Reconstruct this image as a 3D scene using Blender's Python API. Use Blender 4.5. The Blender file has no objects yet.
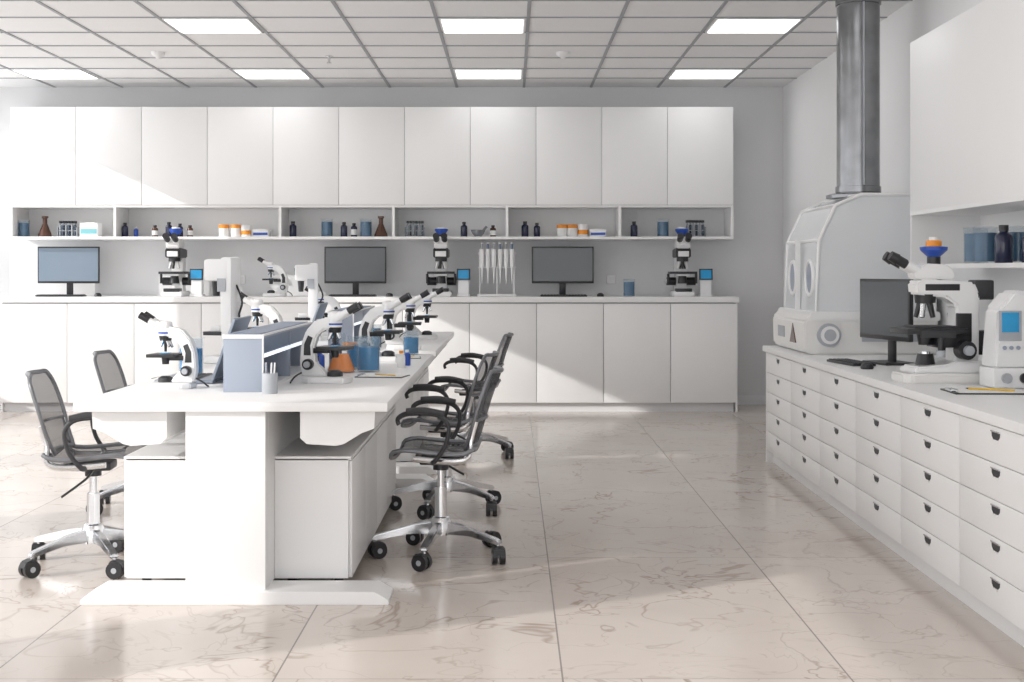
import bpy, bmesh, math, random
from mathutils import Vector, Matrix
random.seed(4)
R=math.radians
scene=bpy.context.scene
try:
    scene.view_settings.view_transform='Standard'
    scene.view_settings.look='None'
    scene.view_settings.exposure=.14
except Exception: pass

# ------------------------------------------------------------ materials
def mat(name,col,rough=.5,metal=0.,alpha=1.,emis=0.,var=.03,scale=6.,bump=0.,coat=0.):
    m=bpy.data.materials.new(name); m.use_nodes=True
    nt=m.node_tree; n=nt.nodes; l=nt.links
    b=n['Principled BSDF']
    b.inputs['Roughness'].default_value=rough
    b.inputs['Metallic'].default_value=metal
    b.inputs['Alpha'].default_value=alpha
    if coat: b.inputs['Coat Weight'].default_value=coat
    geo=n.new('ShaderNodeTexCoord')
    nz=n.new('ShaderNodeTexNoise'); nz.inputs['Scale'].default_value=scale; nz.inputs['Detail'].default_value=2
    l.new(geo.outputs['Object'],nz.inputs['Vector'])
    mx=n.new('ShaderNodeMix'); mx.data_type='RGBA'
    c=list(col)+[1]
    mx.inputs[6].default_value=[x*(1-var) for x in col]+[1]
    mx.inputs[7].default_value=[min(1,x*(1+var)) for x in col]+[1]
    l.new(nz.outputs['Fac'],mx.inputs[0]); l.new(mx.outputs[2],b.inputs['Base Color'])
    if emis:
        b.inputs['Emission Color'].default_value=c; b.inputs['Emission Strength'].default_value=emis
    if bump:
        bp=n.new('ShaderNodeBump'); bp.inputs['Strength'].default_value=bump; bp.inputs['Distance'].default_value=.002
        n2=n.new('ShaderNodeTexNoise'); n2.inputs['Scale'].default_value=180
        l.new(geo.outputs['Object'],n2.inputs['Vector']); l.new(n2.outputs['Fac'],bp.inputs['Height']); l.new(bp.outputs['Normal'],b.inputs['Normal'])
    return m

WHITE=mat('white_laminate',(.885,.882,.880),.38,var=.008)
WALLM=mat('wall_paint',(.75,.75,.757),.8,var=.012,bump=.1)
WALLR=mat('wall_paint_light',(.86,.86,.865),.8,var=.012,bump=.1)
CEIL=mat('ceiling_tile_mineral',(.89,.89,.89),.9,var=.03,scale=60,bump=.3)
TBAR=mat('ceiling_grid_metal',(.34,.35,.37),.5,var=.02)
GAP=mat('gap_shadow_grey',(.40,.41,.43),.8)
KICK=mat('kick_panel',(.80,.80,.81),.5)
DARKREC=mat('handle_recess_dark',(.03,.03,.035),.5)
PLAST=mat('white_plastic',(.86,.86,.86),.3,var=.01)
CREAM=mat('cream_plastic',(.82,.81,.79),.4,var=.02)
GREYP=mat('grey_plastic',(.42,.44,.47),.45)
BLACK=mat('black_plastic',(.02,.02,.023),.35,var=.1)
BLACKS=mat('black_satin',(.035,.036,.04),.5,var=.1)
CHROME=mat('chrome',(.72,.73,.75),.16,1.)
STEEL=mat('galvanised_steel',(.27,.275,.285),.26,1.,var=.4,scale=7)
MESHM=mat('chair_mesh_fabric',(.06,.063,.07),.75,alpha=.70,var=.2,scale=200)
FRAMEG=mat('chair_frame_grey',(.20,.205,.22),.35,.4)
SCREEN=mat('screen_dark',(.10,.11,.12),.18,var=.1,scale=3)
SCREENL=mat('screen_bluegrey',(.19,.245,.31),.18,var=.05,scale=3)
LAPG=mat('laptop_grey',(.30,.34,.40),.35,.2)
BLUEG=mat('blue_grey_panel',(.13,.19,.30),.3,var=.05)
GREYBL=mat('grey_blue_end_panel',(.34,.38,.46),.4)
GLASS=mat('clear_glass',(.35,.48,.58),.04,alpha=.14,var=.01)
ACRYL=mat('hood_panel_translucent',(.80,.82,.84),.15,alpha=.93,var=.02)
BLUEL=mat('blue_liquid',(.01,.22,.50),.1)
DBLUE=mat('deep_blue_liquid',(.02,.10,.22),.12)
CYAN=mat('cyan_display',(.02,.28,.55),.2,emis=.12)
ORANGE=mat('orange_plastic',(.85,.30,.02),.35)
ORL=mat('orange_liquid',(.9,.27,.02),.12)
BROWN=mat('amber_glass',(.10,.045,.03),.12)
DBOT=mat('dark_glass_bottle',(.025,.03,.07),.12)
BLUEP=mat('blue_plastic',(.02,.08,.42),.3)
GREEN=mat('green_label',(.2,.5,.55),.5)
PAPER=mat('paper',(.85,.85,.83),.8)
YEL=mat('yellow_pencil',(.8,.5,.02),.4)
LIGHTP=mat('light_diffuser',(1,1,1),.5,emis=2.6)
LEDS=mat('shelf_light_strip',(.9,.95,1),.5,emis=.7)
STONE=mat('grey_ceramic',(.25,.26,.28),.5)

def floor_mat():
    m=bpy.data.materials.new('marble_floor'); m.use_nodes=True
    nt=m.node_tree; n=nt.nodes; l=nt.links; b=n['Principled BSDF']
    g=n.new('ShaderNodeNewGeometry'); sp=n.new('ShaderNodeSeparateXYZ'); l.new(g.outputs['Position'],sp.inputs[0])
    def M(op,a,bb=None,c=None):
        x=n.new('ShaderNodeMath'); x.operation=op
        for i,v in enumerate((a,bb,c)):
            if v is None: continue
            if isinstance(v,(int,float)): x.inputs[i].default_value=v
            else: l.new(v,x.inputs[i])
        return x.outputs[0]
    u=M('DIVIDE',M('SUBTRACT',sp.outputs[0],.16-9.1),.91); v=M('DIVIDE',M('ADD',sp.outputs[1],10.25),1.82)
    cell=M('ADD',M('MULTIPLY',M('FLOOR',u),7.31),M('MULTIPLY',M('FLOOR',v),3.77))
    def seam(t,w):
        f=M('FRACT',t); d=M('MINIMUM',f,M('SUBTRACT',1.,f)); return M('LESS_THAN',d,w)
    s=M('MAXIMUM',M('MULTIPLY',seam(u,.0033),.8),M('MULTIPLY',seam(v,.0014),.5))
    cmb=n.new('ShaderNodeCombineXYZ'); l.new(sp.outputs[0],cmb.inputs[0]); l.new(sp.outputs[1],cmb.inputs[1]); l.new(cell,cmb.inputs[2])
    def noise(sc,det,dist,rough=.55):
        x=n.new('ShaderNodeTexNoise'); x.inputs['Scale'].default_value=sc; x.inputs['Detail'].default_value=det
        x.inputs['Distortion'].default_value=dist; x.inputs['Roughness'].default_value=rough
        l.new(cmb.outputs[0],x.inputs['Vector']); return x.outputs['Fac']
    def vein(f,w): # thin line at f=.5
        d=M('ABSOLUTE',M('SUBTRACT',f,.5)); x=n.new('ShaderNodeMapRange'); x.clamp=True
        l.new(d,x.inputs[0]); x.inputs[1].default_value=0; x.inputs[2].default_value=w; x.inputs[3].default_value=1; x.inputs[4].default_value=0
        return x.outputs[0]
    v1=vein(noise(1.6,4,.7),.011); v2=vein(noise(2.9,3,.9),.010); cloud=noise(1.1,4,.4); gate=noise(.9,2,.2)
    gt=n.new('ShaderNodeMapRange'); l.new(gate,gt.inputs[0]); gt.inputs[1].default_value=.42; gt.inputs[2].default_value=.62
    vv=M('MAXIMUM',M('MULTIPLY',v1,M('ADD',M('MULTIPLY',gt.outputs[0],.40),.30)),M('MULTIPLY',v2,M('ADD',M('MULTIPLY',gt.outputs[0],.22),.16)))
    mx=n.new('ShaderNodeMix'); mx.data_type='RGBA'; l.new(cloud,mx.inputs[0]); mx.inputs[6].default_value=(.565,.485,.43,1); mx.inputs[7].default_value=(.76,.695,.64,1)
    m2=n.new('ShaderNodeMix'); m2.data_type='RGBA'; l.new(vv,m2.inputs[0]); l.new(mx.outputs[2],m2.inputs[6]); m2.inputs[7].default_value=(.27,.18,.11,1)
    m3=n.new('ShaderNodeMix'); m3.data_type='RGBA'; l.new(s,m3.inputs[0]); l.new(m2.outputs[2],m3.inputs[6]); m3.inputs[7].default_value=(.2,.18,.17,1)
    l.new(m3.outputs[2],b.inputs['Base Color']); b.inputs['Roughness'].default_value=.15
    return m
FLOORM=floor_mat()

# ------------------------------------------------------------ mesh builder
class B:
    def __init__(s): s.v=[];s.f=[];s.mi=[];s.mats=[]; s.M=Matrix.Identity(4)
    def _m(s,m):
        if m not in s.mats: s.mats.append(m)
        return s.mats.index(m)
    def raw(s,vs,fs,m,T=None):
        o=len(s.v); k=s._m(m); T=s.M@T if T is not None else s.M
        s.v+= [tuple(T@Vector(p)) for p in vs]
        for f in fs: s.f.append([i+o for i in f]); s.mi.append(k)
    def bm(s,bm,m,T=None):
        bm.verts.index_update()
        s.raw([v.co.copy() for v in bm.verts],[[v.index for v in f.verts] for f in bm.faces],m,T); bm.free()
    def box(s,c,d,m,bev=0,rot=None,seg=2):
        bm=bmesh.new(); bmesh.ops.create_cube(bm,size=1)
        for v in bm.verts: v.co=Vector((v.co.x*d[0],v.co.y*d[1],v.co.z*d[2]))
        if bev: bmesh.ops.bevel(bm,geom=bm.edges[:],offset=bev,segments=seg,affect='EDGES',profile=.6)
        T=Matrix.Translation(c)
        if rot: T=T@Matrix.Rotation(rot[2],4,'Z')@Matrix.Rotation(rot[1],4,'Y')@Matrix.Rotation(rot[0],4,'X')
        s.bm(bm,m,T)
    def bx(s,x0,x1,y0,y1,z0,z1,m,bev=0):
        s.box(((x0+x1)/2,(y0+y1)/2,(z0+z1)/2),(x1-x0,y1-y0,z1-z0),m,bev)
    def cyl(s,p0,p1,r0,m,r1=None,seg=20):
        if r1 is None: r1=r0
        p0=Vector(p0);p1=Vector(p1); d=p1-p0; L=d.length
        q=d.to_track_quat('Z','Y').to_matrix().to_4x4(); T=Matrix.Translation(p0)@q
        vs=[];fs=[]
        for r,z in ((r0,0),(r1,L)):
            for i in range(seg):
                a=2*math.pi*i/seg; vs.append((r*math.cos(a),r*math.sin(a),z))
        for i in range(seg):
            j=(i+1)%seg; fs.append([i,j,seg+j,seg+i])
        fs.append(list(range(seg))[::-1]); fs.append(list(range(seg,2*seg)))
        s.raw(vs,fs,m,T)
    def lathe(s,prof,m,c=(0,0,0),seg=20,caps=True):
        vs=[];fs=[]
        for r,z in prof:
            for i in range(seg):
                a=2*math.pi*i/seg; vs.append((c[0]+r*math.cos(a),c[1]+r*math.sin(a),c[2]+z))
        for k in range(len(prof)-1):
            for i in range(seg):
                j=(i+1)%seg; fs.append([k*seg+i,k*seg+j,(k+1)*seg+j,(k+1)*seg+i])
        if caps:
            fs.append(list(range(seg))[::-1]); o=(len(prof)-1)*seg; fs.append([o+i for i in range(seg)])
        s.raw(vs,fs,m)
    def prism(s,poly,a,b,m,plane='XZ',bev=0):
        vs=[]
        def P(p,t):
            return {'XZ':(p[0],t,p[1]),'YZ':(t,p[0],p[1]),'XY':(p[0],p[1],t)}[plane]
        bm=bmesh.new(); n=len(poly)
        A=[bm.verts.new(P(p,a)) for p in poly]; Bv=[bm.verts.new(P(p,b)) for p in poly]
        bm.faces.new(A); bm.faces.new(Bv[::-1])
        for i in range(n):
            j=(i+1)%n; bm.faces.new([A[j],A[i],Bv[i],Bv[j]])
        bmesh.ops.recalc_face_normals(bm,faces=bm.faces[:])
        if bev: bmesh.ops.bevel(bm,geom=bm.edges[:],offset=bev,segments=2,affect='EDGES')
        s.bm(bm,m)
    def tube(s,pts,r,m,seg=10,sub=5,closed=False,rs=None):
        P=[Vector(p) for p in pts]; n=len(P)
        if sub>1 and n>2:
            Q=[]
            rng=n if closed else n-1
            for i in range(rng):
                g=lambda k:(P[k%n] if closed else P[max(0,min(n-1,k))])
                p0,p1,p2,p3=g(i-1),g(i),g(i+1),g(i+2)
                for k in range(sub):
                    t=k/sub
                    Q.append(.5*((2*p1)+(-p0+p2)*t+(2*p0-5*p1+4*p2-p3)*t*t+(-p0+3*p1-3*p2+p3)*t**3))
            if not closed: Q.append(P[-1])
            P=Q; n=len(P)
        vs=[];fs=[]; up=None
        for i in range(n):
            if closed: d=P[(i+1)%n]-P[(i-1)%n]
            else: d=P[min(n-1,i+1)]-P[max(0,i-1)]
            d.normalize()
            if up is None: up=Vector((0,0,1)) if abs(d.z)<.9 else Vector((1,0,0))
            u=(up-d*up.dot(d)).normalized(); up=u; w=d.cross(u)
            for k in range(seg):
                a=2*math.pi*k/seg; vs.append(P[i]+(u*math.cos(a)+w*math.sin(a))*r)
        for i in range(n if closed else n-1):
            for k in range(seg):
                k2=(k+1)%seg; i2=(i+1)%n
                fs.append([i*seg+k,i*seg+k2,i2*seg+k2,i2*seg+k])
        if not closed:
            fs.append(list(range(seg))[::-1]); fs.append([(n-1)*seg+k for k in range(seg)])
        s.raw(vs,fs,m)
    def mesh(s,name):
        me=bpy.data.meshes.new(name); me.from_pydata(s.v,[],s.f)
        for m in s.mats: me.materials.append(m)
        me.polygons.foreach_set('material_index',s.mi)
        me.polygons.foreach_set('use_smooth',[True]*len(s.f))
        me.update()
        bm=bmesh.new(); bm.from_mesh(me); bmesh.ops.recalc_face_normals(bm,faces=bm.faces[:]); bm.to_mesh(me); bm.free()
        me.set_sharp_from_angle(angle=R(32))
        return me
def put(me,name,loc=(0,0,0),rz=0,sc=1):
    o=bpy.data.objects.new(name,me); scene.collection.objects.link(o)
    o.location=loc; o.rotation_euler=(0,0,rz); o.scale=(sc,sc,sc) if not hasattr(sc,'__len__') else sc
    return o
def one(b,name,loc=(0,0,0),rz=0,sc=1): return put(b.mesh(name),name,loc,rz,sc)

# ------------------------------------------------------------ room shell
XL,XR,YB,YF,ZC=-5.2,2.60,13.1,-4.0,3.045
b=B(); b.bx(XL-.2,XR+.2,YF,YB+.2,-.1,0,FLOORM); one(b,'floor')
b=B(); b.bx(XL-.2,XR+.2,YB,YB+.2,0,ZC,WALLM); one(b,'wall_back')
b=B(); b.bx(XR,XR+.2,YF,YB,0,ZC,WALLR); one(b,'wall_right')
# left wall with big windows
wins=[(-3.2,-.9),(-.3,2.0),(2.6,4.9),(5.5,7.8),(8.4,10.4),(11.0,12.9)]
z0w,z1w=.35,2.98
b=B()
ys=[YF]+[v for w in wins for v in w]+[YB]
for i in range(0,len(ys),2): b.bx(XL-.12,XL,ys[i],ys[i+1],0,ZC,WALLR)
for a,c in wins:
    b.bx(XL-.12,XL,a,c,0,z0w,WALLR); b.bx(XL-.12,XL,a,c,z1w,ZC,WALLR)
one(b,'wall_left')
for k,(a,c) in enumerate(wins):
    b=B(); f=.05
    b.bx(XL-.1,XL-.03,a,a+f,z0w,z1w,KICK); b.bx(XL-.1,XL-.03,c-f,c,z0w,z1w,KICK)
    b.bx(XL-.1,XL-.03,a+f,c-f,z0w,z0w+f,KICK); b.bx(XL-.1,XL-.03,a+f,c-f,z1w-f,z1w,KICK)
    one(b,'window_%d'%(k+1))
# ceiling
TX,TY=.642,.6; lx=[-4.06,-2.133,-.207,1.72]; ly=[12.17,9.77,7.37,4.97,2.57,.17]
b=B(); b.bx(XL-.2,XR+.2,YF,YB+.2,ZC,ZC+.15,CEIL); one(b,'ceiling')
b=B(); x=-.207-.321-TX*8
while x<XR:
    if x>XL: b.bx(x-.012,x+.012,YF,YB,ZC-.006,ZC,TBAR)
    x+=TX
y=12.47
while y>YF:
    b.bx(XL,XR,y-.008,y+.008,ZC-.007,ZC,TBAR); y-=TY
one(b,'ceiling_grid')
b=B()
b.bx(-.30,.30,-.275,.275,-.012,0,PLAST); b.bx(-.285,.285,-.26,.26,-.015,-.011,LIGHTP)
lp=b.mesh('ceiling_light_panel')
for yy in ly:
    for xx in lx: put(lp,'ceiling_light_panel',(xx,yy,ZC-.0005))
b=B(); b.lathe([(.055,0),(.055,-.02),(.04,-.035),(.018,-.045),(.015,-.055)],PLAST); sd=b.mesh('smoke_detector')
for p in [(-2.85,11.0),(.41,11.0)]: put(sd,'smoke_detector',(p[0],p[1],ZC))
b=B(); b.lathe([(.035,0),(.035,-.006),(.01,-.01),(.01,-.05),(.02,-.055),(.02,-.06)],CHROME); one(b,'ceiling_sprinkler',(-1.50,11.2,ZC))
b=B(); b.bx(XL,XR,YB-.012,YB,0,.09,KICK); one(b,'baseboard_back')

# ------------------------------------------------------------ back base cabinets
cx0,cx1=-4.65,2.05
b=B()
b.bx(cx0+.01,cx1-.01,12.425,13.085,.09,.99,GAP)
b.bx(cx0+.01,cx1-.03,12.46,13.085,0,.09,KICK)
b.bx(cx0,cx0+.018,12.425,13.085,.0,.995,WHITE); b.bx(cx1-.018,cx1,12.425,13.085,0,.995,WHITE)
w=(cx1-cx0)/11
for i in range(11):
    b.bx(cx0+i*w+.0025,cx0+(i+1)*w-.0025,12.405,12.425,.085,.985,WHITE,.002)
b.bx(cx0-.01,cx1+.01,12.385,13.085,.995,1.045,WHITE,.003)
one(b,'base_cabinet_run')
# upper cabinets
b=B(); yf=12.65
b.bx(cx0,cx1,yf+.02,13.098,1.885,2.80,GAP)
b.bx(cx0,cx1,yf+.021,13.099,2.78,2.803,WHITE)
b.bx(cx1-.01,cx1+.003,yf+.02,13.099,1.575,2.80,WHITE); b.bx(cx0-.003,cx0+.01,yf+.02,13.099,1.575,2.80,WHITE)
for i in range(11):
    b.bx(cx0+i*w+.002,cx0+(i+1)*w-.002,yf,yf+.02,1.895,2.80,WHITE,.002)
b.bx(cx0,cx1,yf+.01,13.099,1.872,1.892,WHITE)
b.bx(cx0,cx1,yf,13.099,1.575,1.60,WHITE,.002)
b.bx(cx0,cx1,13.08,13.099,1.60,1.872,WHITE)
for xd in (-4.64,-3.68,-2.15,-1.10,-.046,1.0,2.04):
    b.bx(xd-.012,xd+.012,yf+.002,13.09,1.60,1.875,WHITE)
one(b,'overhead_cabinet_with_open_shelf')

# ------------------------------------------------------------ right counter
b=B(); rx=1.71
b.bx(rx+.02,2.59,2.4,9.17,.07,.74,GAP); b.bx(rx+.06,2.59,2.42,9.15,0,.07,KICK)
b.bx(rx,2.59,9.17,9.20,0,.742,WHITE)
b.bx(rx-.015,2.597,2.38,9.24,.742,.78,WHITE,.003)
yy=9.17; cols=[]
while yy-.79>2.3:
    for r in range(5):
        zt=.735-r*.131
        b.bx(rx,rx+.02,yy-.79+.002,yy-.002,zt-.128,zt,WHITE,.0015)
        yc=yy-.395; zc=zt-.032
        # recessed half moon pull
        poly=[(-.040,.013),(.040,.013),(.037,-.003),(.022,-.013),(-.022,-.013),(-.037,-.003)]
        b.prism([(yc+p[0],zc+p[1]) for p in poly],rx-.0025,rx+.001,DARKREC,'YZ')
        b.bx(rx-.006,rx+.001,yc-.042,yc+.042,zc+.013,zc+.018,CHROME)
        b.bx(rx-.007,rx+.001,yc-.022,yc+.022,zc-.019,zc-.013,WHITE)
    yy-=.79
b.bx(rx+.04,2.59,2.4,9.17,0,.072,WHITE)
one(b,'drawer_counter')
# right wall cabinet
b=B(); ux=2.2
b.bx(ux+.02,2.599,2.4,7.55,1.61,2.545,WHITE)
yy=7.55
while yy-1.7>2.3:
    b.bx(ux,ux+.02,yy-1.7+.0008,yy-.0008,1.61,2.545,WHITE,.0015); yy-=1.7
b.bx(ux,ux+.02,2.4,yy-.0008,1.61,2.545,WHITE,.0015)
b.bx(ux,2.599,2.4,7.55,1.30,1.322,WHITE); b.bx(2.58,2.599,2.4,7.55,1.32,1.61,WHITE)
for yd in (7.54,5.3,3.6,2.41): b.bx(ux+.002,2.59,yd-.01,yd+.01,1.32,1.61,WHITE)
b.bx(ux,2.59,2.4,7.55,1.59,1.611,WHITE)
one(b,'overhead_cabinet_side_run')

# ------------------------------------------------------------ glove box + duct
b=B(); ga,gb=8.2,9.2
b.prism([(1.76,.80),(1.80,.78),(2.56,.78),(2.56,1.03),(1.80,1.03),(1.755,.98)],ga,gb,CREAM,'XZ',.012)
b.prism([(1.775,.985),(1.80,1.04),(2.57,1.04),(2.57,.985)],ga-.008,gb+.008,PLAST,'XZ',.006)
prof=[(1.83,1.03),(1.85,1.47),(1.95,1.68),(2.10,1.745),(2.55,1.745),(2.55,1.03)]
b.prism(prof,ga+.03,gb-.03,ACRYL,'XZ')
for yy in (ga+.03,gb-.03):
    b.tube([(x,yy,z) for x,z in prof],.012,PLAST,closed=True,sub=1,seg=8)
for x,z in prof[1:5]: b.cyl((x,ga+.03,z),(x,gb-.03,z),.011,PLAST,seg=8)
# inner back / top plate and interior tray
b.bx(1.86,2.54,ga+.06,gb-.06,1.035,1.05,GREYP)
b.bx(2.52,2.545,ga+.05,gb-.05,1.05,1.72,PLAST)
# glove ports
for yc in (8.42,8.92):
    c=Vector((1.838,yc,1.24)); pts=[(c.x,c.y+.10*math.cos(a),c.z+.105*math.sin(a)) for a in [i*math.pi/8 for i in range(16)]]
    b.tube(pts,.014,PLAST,closed=True,sub=2,seg=8)
    b.cyl((c.x-.004,c.y,c.z),(c.x+.05,c.y,c.z),.092,GREYBL,r1=.07)
b.bx(1.80,1.828,8.66,8.68,1.04,1.48,PLAST)
# dials on base near side
b.cyl((1.90,ga,.90),(1.90,ga-.03,.90),.070,GREYP,seg=28); b.cyl((1.90,ga-.03,.90),(1.90,ga-.045,.90),.054,PLAST,seg=28)
b.cyl((1.90,ga-.045,.90),(1.90,ga-.05,.90),.036,GREYP,seg=20)
b.prism([(8.45,.84),(8.62,.84),(8.535,.96)],1.752,1.765,BROWN,'YZ')
b.bx(1.752,1.762,8.8,9.0,.86,.93,GREYP)
b.bx(2.10,2.45,ga-.008,ga+.001,.86,.95,GREYP)
for x in (2.16,2.25,2.34): b.cyl((x,ga-.008,.905),(x,ga-.02,.905),.02,BLACK)
b.lathe([(.20,0),(.20,.02),(.165,.03)],STEEL,(2.2,8.68,1.745),28)
one(b,'glove_box')
b=B()
b.lathe([(.134,1.775),(.134,3.045)],STEEL,(2.2,8.68,0),36)
for z in (1.80,2.99):
    b.lathe([(.134,z-.02),(.142,z-.018),(.142,z+.018),(.134,z+.02)],STEEL,(2.2,8.68,0),36,False)
b.box((2.2,8.68-.136,2.4),(.012,.006,1.15),GREYP)
one(b,'exhaust_duct')

# ------------------------------------------------------------ island benches
def bench(y0,y1):
    b=B(); cx=-1.085; zt=.78
    b.bx(-1.69,-.48,y0,y1,zt-.036,zt,WHITE,.003)
    for ya,s in ((y0,1),(y1,-1)):
        p,q=(ya+.03*s,ya+.10*s); lo,hi=min(p,q),max(p,q)
        b.bx(-1.265,-.955,lo,hi,.045,zt-.036,WHITE,.003)
        p,q=(ya-.0*s,ya+.20*s); lo,hi=min(p,q),max(p,q)
        b.prism([(-1.665,0),(-.475,0),(-.475,.018),(-.53,.05),(-1.61,.05),(-1.665,.018)],lo,hi,WHITE,'XZ',.002)
    # central spine
    b.bx(-1.235,-1.205,y0+.1,y1-.1,.05,zt-.036,WHITE)
    b.bx(-.985,-.955,y0+.1,y1-.1,.05,zt-.036,WHITE)
    # cable troughs with rounded lower corners under the tops
    def trough(m):
        pr=[(.26,.744),(.26,.635),(.285,.612),(.40,.605),(.43,.612),(.50,.655),(.548,.672),(.552,.744)]
        b.prism([(cx+m*p[0],p[1]) for p in pr],y0+.06,y1-.06,WHITE,'XZ')
    trough(1); trough(-1)
    # under bench cabinets
    for xa,xb,fx in ((-.953,-.66,1),(-1.55,-1.262,-1)):
        b.bx(xa,xb,y0+.25,y1-.72,.055,.525,GAP)
        b.bx(xa-.001,xb+.001,y0+.235,y0+.25,.05,.53,WHITE); b.bx(xa-.001,xb+.001,y1-.72,y1-.705,.05,.53,WHITE)
        b.bx(xa-.002,xb+.012,y0+.235,y1-.705,.525,.54,WHITE) if fx>0 else b.bx(xa-.012,xb+.002,y0+.235,y1-.705,.525,.54,WHITE)
        L=(y1-.72)-(y0+.25); nd=4
        for i in range(nd):
            a=y0+.25+i*L/nd; c=a+L/nd
            if fx>0: b.bx(xb,xb+.015,a+.003,c-.003,.05,.52,WHITE,.002)
            else: b.bx(xa-.015,xa,a+.003,c-.003,.05,.52,WHITE,.002)
        for yy in (y0+.35,y1-.85):
            for xx in (xa+.05,xb-.05): b.cyl((xx,yy,0),(xx,yy,.056),.02,BLACK,seg=12)
    one(b,'lab_bench')
bench(5.26,8.32); bench(8.62,11.3)

def divider(y0,y1):
    b=B(); xa,xb=-1.205,-1.04; z0,z1=.78,1.02
    for y in (y0,y1-.02): b.bx(xa,xb,y,y+.02,z0,z1-.012,GREYBL,.002)
    b.bx(xa-.004,xb+.004,y0-.004,y1+.004,z1-.014,z1,GREYBL,.002)
    b.bx(xa+.02,xb-.02,y0+.02,y1-.02,z1,z1+.003,BLUEG)
    b.bx(xa,xa+.01,y0+.02,y1-.02,z0,z1-.014,BLUEG)
    b.bx(xb-.012,xb-.004,y0+.02,y1-.02,z1-.085,z1-.014,BLUEG)
    b.bx(xb-.016,xb,y0+.02,y1-.02,z1-.098,z1-.082,LEDS)
    b.bx(xb-.003,xb+.003,y0-.002,y0+.012,z0,z1,PLAST); b.bx(xa-.004,xb+.005,y0-.005,y0+.001,z1-.016,z1+.001,PLAST)
    b.bx(xb-.002,xb+.006,y0,y1,z1-.006,z1+.002,PLAST)
    b.bx(xa+.01,xb,y0+.02,y1-.02,z0,z0+.014,PLAST)
    ym=(y0+y1)/2; b.bx(xa+.01,xb,ym-.01,ym+.01,z0+.014,z1-.014,GREYBL)
    one(b,'bench_divider_shelf')
divider(5.70,7.10); divider(8.95,10.3)

# ------------------------------------------------------------ office chair (front = +x)
def chair_mesh():
    b=B(); b.M=Matrix.Diagonal((.80,.95,1,1))
    seat=[(.245,.445,.205),(.23,.468,.215),(.16,.478,.225),(.05,.470,.23),(-.06,.462,.23),(-.15,.464,.225),(-.20,.482,.215)]
    back=[(-.200,.50,.17),(-.226,.55,.19),(-.252,.62,.205),(-.278,.69,.208),(-.308,.76,.20),(-.328,.80,.18),(-.338,.825,.13)]
    def sheet(prof,curve,axis):
        vs=[];fs=[];N=10;rows=[]
        for x,z,h in prof:
            for k in range(N+1):
                t=-1+2*k/N
                if axis=='seat': vs.append((x,t*h,z+curve*t*t))
                else: vs.append((x+curve*t*t,t*h,z))
        for i in range(len(prof)-1):
            for k in range(N):
                a=i*(N+1)+k; fs.append([a,a+1,a+N+2,a+N+1])
        b.raw(vs,fs,MESHM)
        n=len(prof); loop=[vs[i*(N+1)] for i in range(n)]+[vs[(n-1)*(N+1)+k] for k in range(1,N)]+[vs[i*(N+1)+N] for i in range(n-1,-1,-1)]+[vs[k] for k in range(N-1,0,-1)]
        b.tube(loop,.010,FRAMEG,closed=True,sub=2,seg=8)
    sheet(seat,.018,'seat'); sheet(back,.05,'back')
    # one lumbar bar on back
    for x,z,h in back[2:3]:
        b.tube([(x+.048,-h,z),(x+.010,-h*.5,z),(x-.006,0,z),(x+.010,h*.5,z),(x+.048,h,z)],.006,FRAMEG,seg=6)
    # side rails connecting seat and back
    for s in (-1,1):
        b.tube([(.12,s*.225,.458),(-.08,s*.225,.448),(-.175,s*.215,.464),(-.185,s*.195,.53),(-.215,s*.202,.62)],.013,CHROME,seg=8)
        # arm loop
        b.tube([(.02,s*.225,.445),(.0,s*.262,.455),(-.055,s*.275,.52),(-.075,s*.275,.60),(-.03,s*.275,.648),(.06,s*.275,.660),(.15,s*.275,.656),(.195,s*.272,.635),(.19,s*.27,.61)],.0115,BLACKS,seg=10)
        b.tube([(-.05,s*.275,.655),(.05,s*.275,.670),(.15,s*.275,.666)],.015,BLACKS,seg=10)
    # mechanism
    b.box((-.0,0,.43),(.22,.15,.035),BLACKS,.01)
    b.tube([(.0,-.22,.452),(.0,-.1,.435),(.0,.1,.435),(.0,.22,.452)],.013,CHROME,seg=8)
    b.tube([(-.16,-.22,.46),(-.14,-.08,.436),(-.14,.08,.436),(-.16,.22,.46)],.012,CHROME,seg=8)
    b.tube([(.02,-.07,.42),(.0,-.16,.39),(-.10,-.24,.33)],.006,BLACK,seg=6)
    b.M=Matrix.Identity(4)
    b.cyl((0,0,.27),(0,0,.42),.016,CHROME); b.cyl((0,0,.15),(0,0,.31),.027,CHROME); b.cyl((0,0,.385),(0,0,.42),.035,BLACK)
    b.lathe([(.03,.095),(.048,.10),(.05,.15),(.038,.175),(.03,.18)],CHROME)
    for k in range(5):
        a=2*math.pi*k/5+R(10); c,s_=math.cos(a),math.sin(a)
        T=Matrix.Rotation(a,4,'Z'); old=b.M; b.M=T
        b.prism([(.03,.105),(.03,.16),(.12,.148),(.29,.104),(.305,.09),(.295,.08),(.15,.105)],-.017,.017,CHROME,'XZ',.004)
        b.cyl((.29,0,.06),(.29,0,.10),.008,CHROME,seg=8)
        # twin-wheel caster
        b.M=T@Matrix.Translation((.29,0,0))@Matrix.Rotation(.9*k+.4,4,'Z')
        for s in (-1,1): b.cyl((-.012,s*.006,.035),(-.012,s*.028,.035),.035,BLACK,seg=20)
        b.cyl((-.012,-.029,.035),(-.012,.029,.035),.012,GREYP,seg=10)
        b.prism([(-.05,.042),(-.038,.068),(-.005,.077),(.012,.07),(.012,.048)],-.026,.026,BLACKS,'XZ',.004)
        b.M=old
    return b.mesh('office_chair')
ch=chair_mesh()
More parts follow.
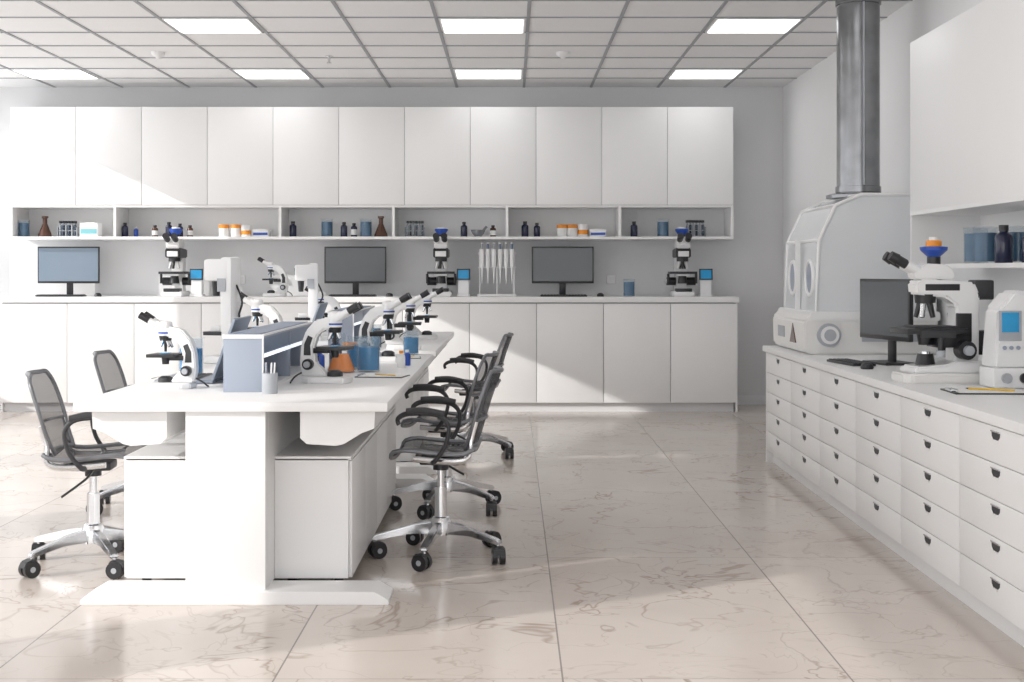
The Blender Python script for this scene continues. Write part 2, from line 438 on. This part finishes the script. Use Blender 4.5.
for x,y,rz in [(-1.83,5.97,R(5)),(-1.98,7.4,R(0)),(-.32,6.15,R(177)),(-.35,7.35,R(171)),(-.27,9.5,R(174))]:
    put(ch,'office_chair',(x,y,0),rz,1.02)

# ------------------------------------------------------------ lab objects
def compact():
    b=B()
    b.prism([(-.10,-.05),(-.085,-.075),(.07,-.075),(.11,-.05),(.11,.05),(.07,.075),(-.085,.075),(-.10,.05)],0,.03,PLAST,'XY',.006)
    b.prism([(.0,.028),(.115,.028),(.128,.09),(.122,.17),(.10,.235),(.055,.285),(-.01,.298),(-.035,.285),(-.035,.245),(.015,.24),(.045,.215),(.062,.16),(.055,.09),(.02,.06)],-.027,.027,PLAST,'XZ',.007)
    # dark inset on both flanks of the arm, blue ring at the head
    for s in (-1,1):
        b.prism([(.075,.125),(.108,.125),(.106,.175),(.088,.215),(.066,.205),(.078,.17)],s*.0268,s*.0285,BLACKS,'XZ')
    b.lathe([(.0335,.262),(.0345,.262),(.0345,.270),(.0335,.270)],BLUEP,(-.03,0,0),20,False)
    b.cyl((-.03,0,.252),(-.03,0,.30),.032,PLAST); b.lathe([(.034,.30),(.03,.318),(.012,.325)],PLAST,(-.03,0,0))
    for s in (-1,1):
        b.cyl((-.04,s*.018,.29),(-.105,s*.03,.328),.0165,PLAST,r1=.015); b.cyl((-.10,s*.029,.325),(-.145,s*.031,.352),.0165,BLACK,r1=.018)
    b.box((-.05,0,.30),(.05,.07,.035),PLAST,.008,(0,R(30),0))
    b.cyl((-.03,0,.255),(-.03,0,.228),.032,BLACK,r1=.027)
    for dx,dy,l in ((0,0,.06),(.02,.018,.04),(.02,-.018,.035),(-.022,.012,.035)):
        b.cyl((-.03+dx*.5,dy*.5,.235),(-.03+dx*1.3,dy*1.3,.235-l),.0095,BLACK if l>.05 else CHROME,r1=.006,seg=10)
    b.box((-.03,0,.158),(.14,.15,.016),BLACK,.002); b.box((-.03,0,.1675),(.03,.075,.003),CYAN)
    b.box((.03,0,.146),(.07,.056,.024),BLACK,.003)
    b.cyl((-.03,0,.152),(-.03,0,.115),.02,BLACK,r1=.016); b.lathe([(.036,.028),(.034,.05),(.02,.058)],BLACKS,(-.03,0,0)); b.cyl((-.03,0,.057),(-.03,0,.06),.018,GLASS)
    for s in (-1,1):
        b.cyl((.085,s*.025,.085),(.085,s*.05,.085),.025,BLACK); b.cyl((.085,s*.05,.085),(.085,s*.066,.085),.014,GREYP)
    b.tube([(.115,0,.05),(.15,.01,.03),(.16,.05,.008),(.15,.09,.006)],.004,BLACK,seg=6)
    return b.mesh('microscope')
CM=compact()
def research():
    b=B()
    b.prism([(-.19,-.085),(-.16,-.115),(.17,-.115),(.19,-.09),(.19,.09),(.17,.115),(-.16,.115),(-.19,.085)],0,.045,CREAM,'XY',.008)
    b.prism([(-.15,.045),(-.13,.075),(.0,.085),(.04,.10),(.18,.10),(.18,.045)],-.10,.10,PLAST,'XZ',.008)
    b.prism([(.05,.09),(.17,.09),(.175,.40),(.15,.455),(-.10,.47),(-.125,.455),(-.12,.40),(.02,.385),(.065,.35)],-.055,.055,PLAST,'XZ',.010)
    b.box((-.0,0,.432),(.16,.114,.03),BLACK,.003)
    b.box((.10,-.0,.25),(.07,.116,.13),BLACK,.004)
    # stage
    b.box((-.045,0,.235),(.28,.23,.024),BLACK,.003); b.box((-.035,.0,.252),(.20,.15,.012),BLACKS,.002); b.box((.04,0,.195),(.14,.13,.07),BLACK,.004)
    b.box((-.045,-.118,.222),(.16,.012,.03),BLACKS,.002)
    b.cyl((-.06,0,.225),(-.06,0,.17),.04,BLACK,r1=.03); b.cyl((-.06,0,.08),(-.06,0,.13),.045,BLACK,r1=.035); b.cyl((-.06,0,.13),(-.06,0,.14),.03,CHROME)
    b.cyl((-.03,-.11,.225),(-.03,-.11,.13),.013,BLACK); b.cyl((-.03,-.11,.15),(-.03,-.11,.12),.02,GREYP)
    # nosepiece
    b.cyl((-.06,0,.40),(-.06,0,.36),.05,BLACK,r1=.045)
    for k in range(5):
        a=k*1.257+.2; b.cyl((-.06+.022*math.cos(a),.022*math.sin(a),.365),(-.06+.042*math.cos(a),.042*math.sin(a),.295),.014,CHROME if k%2 else BLACK,r1=.010,seg=12)
    # knobs
    for s in (-1,1):
        b.cyl((.09,s*.055,.15),(.09,s*.12,.15),.042,BLACK); b.cyl((.09,s*.12,.15),(.09,s*.145,.15),.022,GREYP)
    # lamp housing
    b.box((.21,0,.18),(.08,.09,.11),BLACK,.01); b.box((.20,0,.42),(.09,.09,.09),BLACKS,.01)
    # head
    b.prism([(-.12,.468),(.06,.468),(.06,.505),(.02,.535),(-.07,.54),(-.13,.50)],-.05,.05,PLAST,'XZ',.008)
    for s in (-1,1):
        b.cyl((-.09,s*.022,.50),(-.165,s*.033,.538),.024,PLAST,r1=.022); b.cyl((-.16,s*.033,.535),(-.205,s*.034,.56),.022,BLACK); b.cyl((-.203,s*.034,.558),(-.235,s*.034,.576),.026,BLACK,r1=.022)
    b.cyl((-.02,0,.535),(-.02,0,.57),.03,BLACK); b.lathe([(.028,.57),(.06,.60),(.062,.615),(.04,.618)],BLUEP,(-.02,0,0)); b.lathe([(.035,.615),(.035,.64),(.03,.645)],ORANGE,(-.02,0,0))
    b.lathe([(.022,.645),(.022,.66)],PLAST,(-.02,0,0))
    return b.mesh('research_microscope')
RM=research()
def research_dark():
    b=B()
    b.prism([(-.17,-.10),(.17,-.10),(.17,.10),(-.17,.10)],0,.05,PLAST,'XY',.01)
    b.box((-.12,0,.06),(.10,.15,.03),BLACK,.004)
    b.box((.11,0,.24),(.12,.11,.40),PLAST,.012)
    b.prism([(-.13,.36),(.16,.36),(.16,.44),(-.10,.45),(-.13,.43)],-.07,.07,BLACK,'XZ',.008)
    b.box((-.135,0,.395),(.01,.10,.05),PLAST,.003)
    b.box((-.05,0,.22),(.20,.25,.022),BLACK,.003); b.box((-.05,0,.205),(.14,.12,.03),PLAST,.004)
    b.cyl((-.05,0,.36),(-.05,0,.325),.055,BLACK)
    for k in range(5):
        a=k*1.257+.5; b.cyl((-.05+.025*math.cos(a),.025*math.sin(a),.33),(-.05+.045*math.cos(a),.045*math.sin(a),.26),.015,PLAST if k%2 else BLACK,r1=.011,seg=12)
    b.cyl((-.05,0,.20),(-.05,0,.12),.035,BLACK,r1=.045)
    for s in (-1,1):
        b.cyl((.06,s*.05,.14),(.06,s*.135,.14),.038,BLACK); b.cyl((.06,s*.135,.14),(.06,s*.15,.14),.02,PLAST)
        b.cyl((-.03,s*.13,.21),(-.03,s*.13,.12),.012,BLACK)
    b.prism([(-.13,.445),(.08,.445),(.08,.49),(.03,.53),(-.09,.54),(-.15,.49)],-.062,.062,PLAST,'XZ',.01)
    for s in (-1,1):
        b.cyl((-.10,s*.03,.50),(-.16,s*.037,.525),.028,PLAST); b.cyl((-.155,s*.037,.523),(-.235,s*.037,.56),.027,BLACK,r1=.030)
    b.cyl((.0,0,.53),(.0,0,.575),.035,BLACK); b.lathe([(.035,.575),(.05,.595),(.062,.615),(.062,.628),(.05,.632)],BLUEP,(0,0,0)); b.lathe([(.042,.63),(.036,.645)],PLAST)
    return b.mesh('research_microscope')
RD=research_dark()

def monitor(wd,ht,scr):
    b=B(); # faces -y
    zb=.12
    b.box((0,0,zb+ht/2),(wd,.022,ht),BLACK,.004); b.box((0,-.0115,zb+ht/2+.004),(wd-.024,.002,ht-.034),scr)
    b.box((0,.02,zb+ht/2),(wd*.55,.025,ht*.55),BLACK,.008)
    b.box((0,.035,.12),(.06,.018,.22),BLACK,.004); b.box((0,.02,.006),(.24,.17,.012),BLACK,.004)
    return b.mesh('computer_monitor')
MD=monitor(.58,.345,SCREEN); ML=monitor(.58,.345,SCREENL); MS=monitor(.50,.30,SCREEN)
def laptop():
    b=B() # user at -x ; hinge at x=+.12, lid leaning toward +x
    b.box((0,0,.010),(.25,.36,.016),LAPG,.005); b.box((-.0,0,.0185),(.12,.31,.002),BLACK); b.box((-.085,0,.0185),(.06,.10,.0015),GREYP)
    for r in range(4):
        for c in range(12): b.box((-.045+r*.028,-.14+c*.0255,.0205),(.022,.020,.003),BLACKS)
    t=R(20); L=.28; dx,dz=math.sin(t),math.cos(t)
    b.box((.122+dx*L/2,0,.016+dz*L/2),(.012,.36,L),LAPG,.004,(0,t,0))
    b.box((.122+dx*L/2-.0066*dz,0,.016+dz*L/2+.0066*dx),(.002,.335,L-.025),SCREEN,0,(0,t,0))
    b.cyl((.122,-.14,.016),(.122,.14,.016),.008,BLACK,seg=10)
    return b.mesh('laptop')
LT=laptop()
def keyboard():
    b=B(); b.box((0,0,.008),(.43,.14,.014),BLACK,.004)
    for r in range(5):
        for c in range(15): b.box((-.196+c*.028,-.05+r*.025,.017),(.022,.019,.006),BLACKS,.002,seg=1)
    return b.mesh('keyboard')
KB=keyboard()
b=B(); b.lathe([(.002,0),(.03,0),(.034,.008),(.03,.022),(.018,.032),(.002,.035)],BLACK); MOUSE=b.mesh('computer_mouse')
def beaker(liq,lv=.6):
    b=B(); b.lathe([(.0,0),(.036,0),(.04,.004),(.04,.115),(.044,.12),(.038,.119),(.037,.006),(.0,.006)],GLASS,seg=24,caps=False)
    b.lathe([(.0,.007),(.0365,.007),(.0365,.007+.11*lv),(.0,.007+.11*lv)],liq,seg=24,caps=False)
    return b.mesh('beaker')
BK=beaker(BLUEL,.72); BD=beaker(DBLUE,.85)
def flask(liq):
    b=B(); b.lathe([(.0,0),(.05,0),(.055,.008),(.052,.02),(.022,.095),(.018,.105),(.018,.145),(.024,.15),(.016,.15),(.016,.10),(.0,.1)],GLASS,seg=24,caps=False)
    b.lathe([(.0,.004),(.049,.005),(.051,.012),(.028,.072),(.0,.072)],liq,seg=24,caps=False); return b.mesh('erlenmeyer_flask')
FO=flask(ORL)
b=B(); b.lathe([(.0,0),(.052,0),(.056,.01),(.05,.03),(.022,.1),(.018,.11),(.018,.15),(.026,.155),(.026,.17),(.0,.17)],BROWN,seg=24,caps=False); FB=b.mesh('erlenmeyer_flask')
def bottle(body,cap,r=.028,h=.11,lab=True):
    b=B(); b.lathe([(.0,0),(r*.93,0),(r,.004),(r,h*.66),(r*.9,h*.74),(r*.45,h*.82),(r*.45,h*.86),(0,h*.86)],body,caps=False)
    b.lathe([(0,h*.84),(r*.55,h*.84),(r*.55,h),(0,h)],cap,caps=False)
    if lab: b.lathe([(r+.0008,h*.15),(r+.0008,h*.55)],PAPER,caps=False)
    return b.mesh('reagent_bottle')
B1=bottle(DBOT,BLACK,.032,.14,False); B2=bottle(BROWN,BLACK,.026,.10); B3=bottle(BLUEP,PLAST,.026,.12,False); B4=bottle(DBOT,BLACK,.030,.13); B5=bottle(PLAST,ORANGE,.026,.11)
def jar(cap,r=.045,h=.11):
    b=B(); b.lathe([(0,0),(r*.95,0),(r,.005),(r,h*.75),(0,h*.75)],PLAST,caps=False); b.lathe([(0,h*.72),(r*1.06,h*.72),(r*1.06,h),(0,h)],cap,caps=False)
    b.lathe([(r+.0008,h*.2),(r+.0008,h*.55)],ORANGE if cap is not ORANGE else PAPER,caps=False); return b.mesh('sample_jar')
J1=jar(ORANGE); J2=jar(PLAST)
def rack():
    b=B(); b.bx(-.09,.09,-.03,.03,0,.008,GREYP); b.bx(-.09,.09,-.03,.03,.055,.061,GREYP)
    for s in (-1,1): b.bx(s*.09-.003,s*.09+.003,-.03,.03,0,.09,GREYP)
    for i in range(6):
        for j in (-.014,.014):
            x=-.07+i*.028; b.cyl((x,j,.01),(x,j,.13),.0095,GLASS,seg=10); b.cyl((x,j,.012),(x,j,.11),.0085,DBOT if i%2 else GREYP,seg=10); b.cyl((x,j,.128),(x,j,.15),.0115,BLACK,seg=10)
    return b.mesh('test_tube_rack')
RK=rack()
def gbox(c1,c2,n,w_=.17,h=.1):
    b=B(); b.box((0,0,h/2),(w_,.12,h),c1,.004); b.box((0,-.0605,h*.4),(w_*.92,.002,h*.35),c2); b.box((0,0,h+.004),(w_*.6,.05,.008),PAPER,.003); return b.mesh(n)
GB=gbox(PLAST,GREEN,'glove_dispenser_box',.17,.13); TB=gbox(PLAST,BLUEP,'sample_box',.15,.07)
b=B(); b.lathe([(.0,0),(.03,0),(.03,.008),(.05,.03),(.062,.06),(.056,.06),(.045,.032),(.0,.014)],STONE,caps=False); b.cyl((.02,0,.03),(.075,0,.09),.008,STONE,r1=.011); MO=b.mesh('mortar_and_pestle')

# back shelf items
zs=1.60; ysf=12.82
def S(px): return (px-512)*12.82/1366
items=[(24,BD,'beaker',1.3),(45,FB,'erlenmeyer_flask',1.15),(68,RK,'test_tube_rack',1),(91,GB,'glove_dispenser_box',1),
(125,B1,'reagent_bottle',.95),(136,B3,'reagent_bottle',.8),(155,B2,'reagent_bottle',1.1),(169,B1,'reagent_bottle',1),(180,B1,'reagent_bottle',.9),(190,B2,'reagent_bottle',1.1),
(224,J1,'sample_jar',1.05),(236,J1,'sample_jar',1.05),(246,J2,'sample_jar',1),(262,TB,'sample_box',1),
(293,B1,'reagent_bottle',1.05),(327,BD,'beaker',1.4),(344,B1,'reagent_bottle',1),(354,B4,'reagent_bottle',1),(366,BD,'beaker',1.4),(381,FB,'erlenmeyer_flask',1.15),(415,RK,'test_tube_rack',1),
(464,B1,'reagent_bottle',1),(478,MO,'mortar_and_pestle',1.1),(493,B2,'reagent_bottle',1.1),(525,B1,'reagent_bottle',1.05),(537,B1,'reagent_bottle',.95),
(562,J1,'sample_jar',1.05),(572,J1,'sample_jar',1.05),(583,J2,'sample_jar',1.1),(598,TB,'sample_box',1),
(634,B1,'reagent_bottle',1.05),(663,BD,'beaker',1.4),(695,RK,'test_tube_rack',1.05)]
for px,me,nm,sc in items: put(me,nm,(S(px),ysf,zs),random.uniform(-.1,.1),sc)

# back counter items
zc=1.045
for x,me in ((-4.16,ML),(-1.47,MD),(.476,MD)):
    put(me,'computer_monitor',(x,12.82,zc)); put(KB,'keyboard',(x+.0,12.60,zc)); put(MOUSE,'computer_mouse',(x+.34,12.60,zc))
for x in (-3.14,-.66,1.586):
    put(RD,'research_microscope',(x,12.76,zc),R(90),1.0)
# microscope control unit: white pedestal with a slanted little display
b=B(); b.box((0,0,.010),(.12,.12,.02),PLAST,.004); b.prism([(-.045,.02),(-.02,.26),(.03,.26),(.045,.02)],-.05,.05,PLAST,'YZ',.006)
b.box((0,-.040,.205),(.125,.016,.105),BLACK,.004,(R(-6),0,0)); b.box((0,-.0492,.205),(.10,.002,.08),CYAN,0,(R(-6),0,0)); TD=b.mesh('microscope_controller')
for x in (-2.93,-.45,1.80): put(TD,'microscope_controller',(x,12.72,zc))
put(CM,'microscope',(-2.21,12.7,zc),0,1.0)
put(BD,'beaker',(1.08,12.6,zc),0,1.35)
# pipette stand
b=B(); b.box((0,0,.01),(.36,.14,.02),PLAST,.006)
for s in (-.16,0,.16): b.cyl((s,.03,.02),(s,.03,.40),.008,PLAST)
b.box((0,.03,.40),(.36,.03,.02),PLAST,.004); b.box((0,.02,.27),(.36,.05,.012),PLAST,.003)
for i,x in enumerate((-.14,-.085,-.03,.03,.085,.14)):
    b.cyl((x,-.01,.27),(x,-.01,.44),.019,PLAST,r1=.023,seg=14); b.cyl((x,-.01,.44),(x,-.01,.49),.010,BLUEG if i%2 else GREYP,seg=12); b.cyl((x,-.01,.49),(x,-.01,.50),.016,PLAST,seg=12); b.cyl((x,-.01,.27),(x,-.01,.12),.010,PLAST,r1=.004,seg=10)
one(b,'pipette_stand',(-.14,12.74,zc))

# island items
zi=.78
put(CM,'microscope',(-1.47,5.90,zi),R(-6),.90)
put(CM,'microscope',(-.83,6.18,zi),R(172),1.0)
for x,y,r in [(-.72,7.6,176),(-.69,8.80,182),(-.66,10.1,178)]: put(CM,'microscope',(x,y,zi),R(r),1.05)
put(CM,'microscope',(-1.46,8.0,zi),R(-5),1.05); put(CM,'microscope',(-1.46,10.7,zi),0,1.05)
for x,y in [(-1.47,6.30),(-1.47,9.0)]: put(LT,'laptop',(x,y,zi),0,1.05)
put(BK,'beaker',(-1.56,6.64,zi),0,1.5)
put(FO,'erlenmeyer_flask',(-.85,6.80,zi),0,1.3); put(BK,'beaker',(-.72,6.86,zi),0,1.45); put(BK,'beaker',(-.80,7.06,zi),0,1.4)
put(BK,'beaker',(-.61,8.25,zi),0,1.2); put(BD,'beaker',(-.9,8.9,zi),0,1.3)
put(B1,'reagent_bottle',(-.95,6.5,zi),0,1.0); put(B4,'reagent_bottle',(-.97,6.62,zi),0,1.0); put(B3,'reagent_bottle',(-.95,6.74,zi),0,1.0); put(J1,'sample_jar',(-.92,7.75,zi),0,.9)
put(B5,'reagent_bottle',(-.58,7.15,zi),0,.8); put(B3,'reagent_bottle',(-.56,7.30,zi),0,.7); put(B1,'reagent_bottle',(-.93,7.2,zi),0,1.1)
b=B(); b.lathe([(0,0),(.036,0),(.038,.004),(.038,.10),(.034,.10),(.034,.006),(0,.006)],GREYP,caps=False,seg=24)
for a in range(5): b.cyl((.015*math.cos(a*1.3),.015*math.sin(a*1.3),.008),(.025*math.cos(a*1.3),.025*math.sin(a*1.3),.15),.004,GREYBL if a%2 else PLAST,seg=8)
one(b,'pencil_cup',(-1.00,5.64,zi),0,.85)
def clip():
    b=B(); b.box((0,0,.003),(.23,.32,.006),BLACK,.002); b.box((0,-.005,.0068),(.21,.29,.0015),PAPER); b.box((0,.145,.011),(.10,.03,.010),CHROME,.003)
    b.cyl((-.05,-.10,.012),(.05,.06,.012),.004,YEL,seg=8); b.cyl((.05,.06,.012),(.056,.07,.012),.004,BLACK,r1=.001,seg=8); return b.mesh('clipboard')
CL=clip(); put(CL,'clipboard',(-.62,6.54,zi),R(80),.72); put(CL,'clipboard',(-.60,7.95,zi),R(5),.6)
# tall instruments on island
def tower():
    b=B(); b.box((0,0,.02),(.18,.16,.04),PLAST,.01); b.box((.04,0,.30),(.07,.11,.54),PLAST,.018); b.box((-.02,0,.50),(.15,.12,.12),PLAST,.02)
    b.cyl((-.05,0,.44),(-.05,0,.36),.025,BLACK,r1=.018); b.box((-.04,0,.16),(.11,.12,.02),BLACK,.003); b.box((-.097,0,.51),(.004,.07,.05),SCREENL)
    b.tube([(.075,0,.42),(.11,0,.33),(.08,.02,.25),(.12,.02,.16),(.08,0,.08)],.006,BLACK,seg=6); b.box((-.04,0,.185),(.06,.06,.03),PLAST,.004)
    b.box((.02,-.062,.42),(.05,.004,.07),GREYP); return b.mesh('lab_analyzer')
TW=tower(); put(TW,'lab_analyzer',(-1.58,7.5,zi),R(-20),1.02); put(TW,'lab_analyzer',(-1.48,9.9,zi),R(10),.98)

# right counter items
put(RM,'research_microscope',(1.94,6.22,zi),R(4),1.0)
put(MS,'computer_monitor',(2.03,7.42,zi),R(-77),1.1)
put(KB,'keyboard',(1.84,7.42,zi),R(-82),.9); put(MOUSE,'computer_mouse',(1.83,7.04,zi))
b=B(); b.box((0,0,.045),(.27,.17,.09),PLAST,.015); b.prism([(-.13,.08),(-.11,.34),(-.04,.42),(.13,.42),(.13,.08)],-.075,.075,PLAST,'XZ',.014)
b.box((-.06,-.078,.27),(.10,.006,.13),GREYP,.002); b.box((-.06,-.082,.285),(.075,.004,.085),CYAN,.001)
b.box((.06,-.078,.25),(.07,.006,.30),BLACK,.002); b.cyl((-.08,-.085,.045),(-.08,-.10,.045),.022,GREYP); b.cyl((0,-.085,.045),(0,-.10,.045),.022,BLACK)
for k in range(3): b.cyl((-.085+.03*k,-.078,.175),(-.085+.03*k,-.083,.175),.009,GREYBL,seg=12)
one(b,'spectrophotometer',(2.20,5.96,zi),R(3),1.0)
put(CL,'clipboard',(1.98,5.70,zi),R(88),1.0)
# right shelf items
for x,y in ((2.33,6.86),(2.33,6.72),(2.45,6.6)): put(BD,'beaker',(x,y,1.322),0,1.5)
put(B1,'reagent_bottle',(2.34,6.50,1.322),0,1.3); put(B1,'reagent_bottle',(2.42,6.38,1.322),0,1.2)
# wall outlets on back wall
b=B(); b.box((0,0,0),(.085,.012,.085),PLAST,.004); b.box((0,-.0065,0),(.05,.002,.05),KICK); OU=b.mesh('wall_outlet')
for x in (-2.6,.95): put(OU,'wall_outlet',(x,13.094,1.2))

# ------------------------------------------------------------ light
sun=bpy.data.lights.new('sun','SUN'); sun.energy=2.4; sun.angle=R(.5); sun.color=(1,.97,.93)
so=bpy.data.objects.new('sun',sun); scene.collection.objects.link(so)
so.rotation_euler=Vector((1,.6,-.45)).to_track_quat('-Z','Y').to_euler(); so.location=(-9,0,6)
w=bpy.data.worlds.new('world'); scene.world=w; w.use_nodes=True
nt=w.node_tree; bg=nt.nodes['Background']; bg.inputs[0].default_value=(.975,.985,1,1); bg.inputs[1].default_value=2.08

cam=bpy.data.cameras.new('camera'); cam.sensor_width=36; cam.lens=48.02; cam.shift_y=-.0693; cam.clip_end=100
co=bpy.data.objects.new('camera',cam); scene.collection.objects.link(co); co.location=(0,0,1.29); co.rotation_euler=(R(90),0,0)
scene.camera=co
